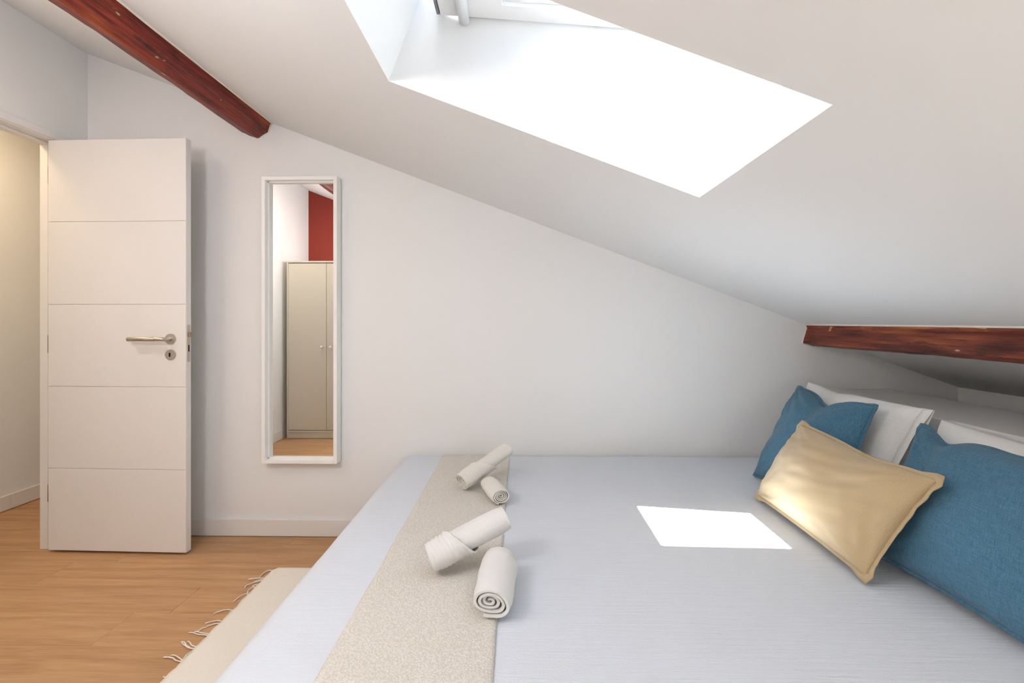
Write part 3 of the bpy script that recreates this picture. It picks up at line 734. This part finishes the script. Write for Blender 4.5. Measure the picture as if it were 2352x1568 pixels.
# near pair
R = .051
n1_ = onz(zt, 1124, 1424)
towel('rolled_towel', up_(n1_, zt+R*.80), (n1_.x+.014, n1_.y+.205, zt+R*.80), R, 'towel_white', 'white towel roll with its spiral end towards the viewer, of the nearer towel pair', 4.1, 3.8, squash=.78, flip=-1, lobe=.16)
towel('rolled_towel', (-.247, 1.262, zt+.043), (-.040, 1.335, zt+.122), .044, 'towel_white', 'white towel roll leaning on another, of the nearer towel pair', 6.2, 4.0, fold=(.16, .60, 3.0, -4.8), ridge=.0014)

# ------------------------------------------------------------------ rug with fringe
ra, rb, rc = onz(.008, 640, 1305), onz(.008, 600, 1330), onz(.008, 375, 1568)
rgx, rgy = -1.150, 2.116
rug = tag(empty('rug', (-.55, 1.5, 0)), 'cream woven cotton rug with a fringe sticking out beside the bed', 'rug')
vs, fs = [], []; nx, ny = 60, 120
for s in (0, 1):
    for i in range(nx+1):
        for j in range(ny+1):
            u, v = i/nx, j/ny; X = rgx+1.10*u; Y = rgy-1.35*v
            if i == 0: X += .006*noise.noise(Vector((0, v*30, 1)))+.003*noise.noise(Vector((0, v*90, 4)))
            if j == 0: Y += .003*noise.noise(Vector((u*120, 3, 1)))
            if i == 0 and j == 0: X += .022; 
            if i == 0 and j == 1: X += .012
            e = min(i, j, 2)/2
            z = (.0035+.0085*e+.0025*noise.noise(Vector((X*5, Y*4, 2)))*e) if s == 0 else .0008
            vs.append((X, Y, z))
m = ny+1; n1 = (nx+1)*m
for s in (0, 1):
    for i in range(nx):
        for j in range(ny): fs.append((s*n1+i*m+j, s*n1+(i+1)*m+j, s*n1+(i+1)*m+j+1, s*n1+i*m+j+1))
for i in range(nx):
    for j in (0, ny): fs.append((i*m+j, (i+1)*m+j, n1+(i+1)*m+j, n1+i*m+j))
for j in range(ny):
    for i in (0, nx): fs.append((i*m+j, i*m+j+1, n1+i*m+j+1, n1+i*m+j))
mesh('weave', vs, fs, 'rug', rug, smooth=True)
k4 = 400/2178.
fr = [[(1565, 175), (1520, 158), (1460, 185), (1400, 240)], [(1460, 262), (1400, 258), (1330, 262), (1255, 272)], [(1460, 272), (1380, 285), (1290, 325), (1225, 352)], [(1450, 285), (1370, 300), (1240, 345), (1205, 385)],
      [(1395, 350), (1350, 342), (1310, 358), (1340, 368), (1370, 358)], [(1330, 362), (1280, 385), (1240, 445), (1275, 430)], [(1265, 470), (1215, 455), (1130, 500), (1070, 550)],
      [(1045, 695), (1045, 660), (970, 652), (890, 675), (815, 705)], [(925, 815), (890, 790), (820, 795), (715, 822)], [(920, 822), (830, 830), (720, 870), (625, 920), (580, 930)], [(765, 958), (690, 945), (600, 925)], [(755, 975), (640, 962), (560, 940), (510, 938)],
      [(590, 1125), (545, 1095), (520, 1060), (490, 1050)], [(580, 1145), (500, 1125), (440, 1085), (415, 1055), (455, 1060), (480, 1100), (520, 1120)], [(412, 1295), (375, 1245), (320, 1222), (285, 1225)], [(400, 1305), (345, 1285), (290, 1250), (195, 1245)], [(560, 1165), (500, 1205), (440, 1270), (405, 1298)],
      [(400, 1470), (300, 1490), (230, 1500), (190, 1490)]]
for L_ in fr:
    pts = [onz(.0045, 340+a*k4, 1280+b*k4) for a, b in L_]
    pts[0].z = .008; pts[0].x += .008
    cp = catmull(pts, 5); nn = len(cp)
    for i, p_ in enumerate(cp): p_.z = .0042+.004*math.sin(math.pi*i/nn)*abs(noise.noise(Vector((i*.2, L_[0][0], 0))))
    tube('fringe', cp, [.0026*(.75+.4*abs(noise.noise(Vector((i*.5, L_[0][1], 3))))) for i in range(nn)], 'rug', rug, 7)
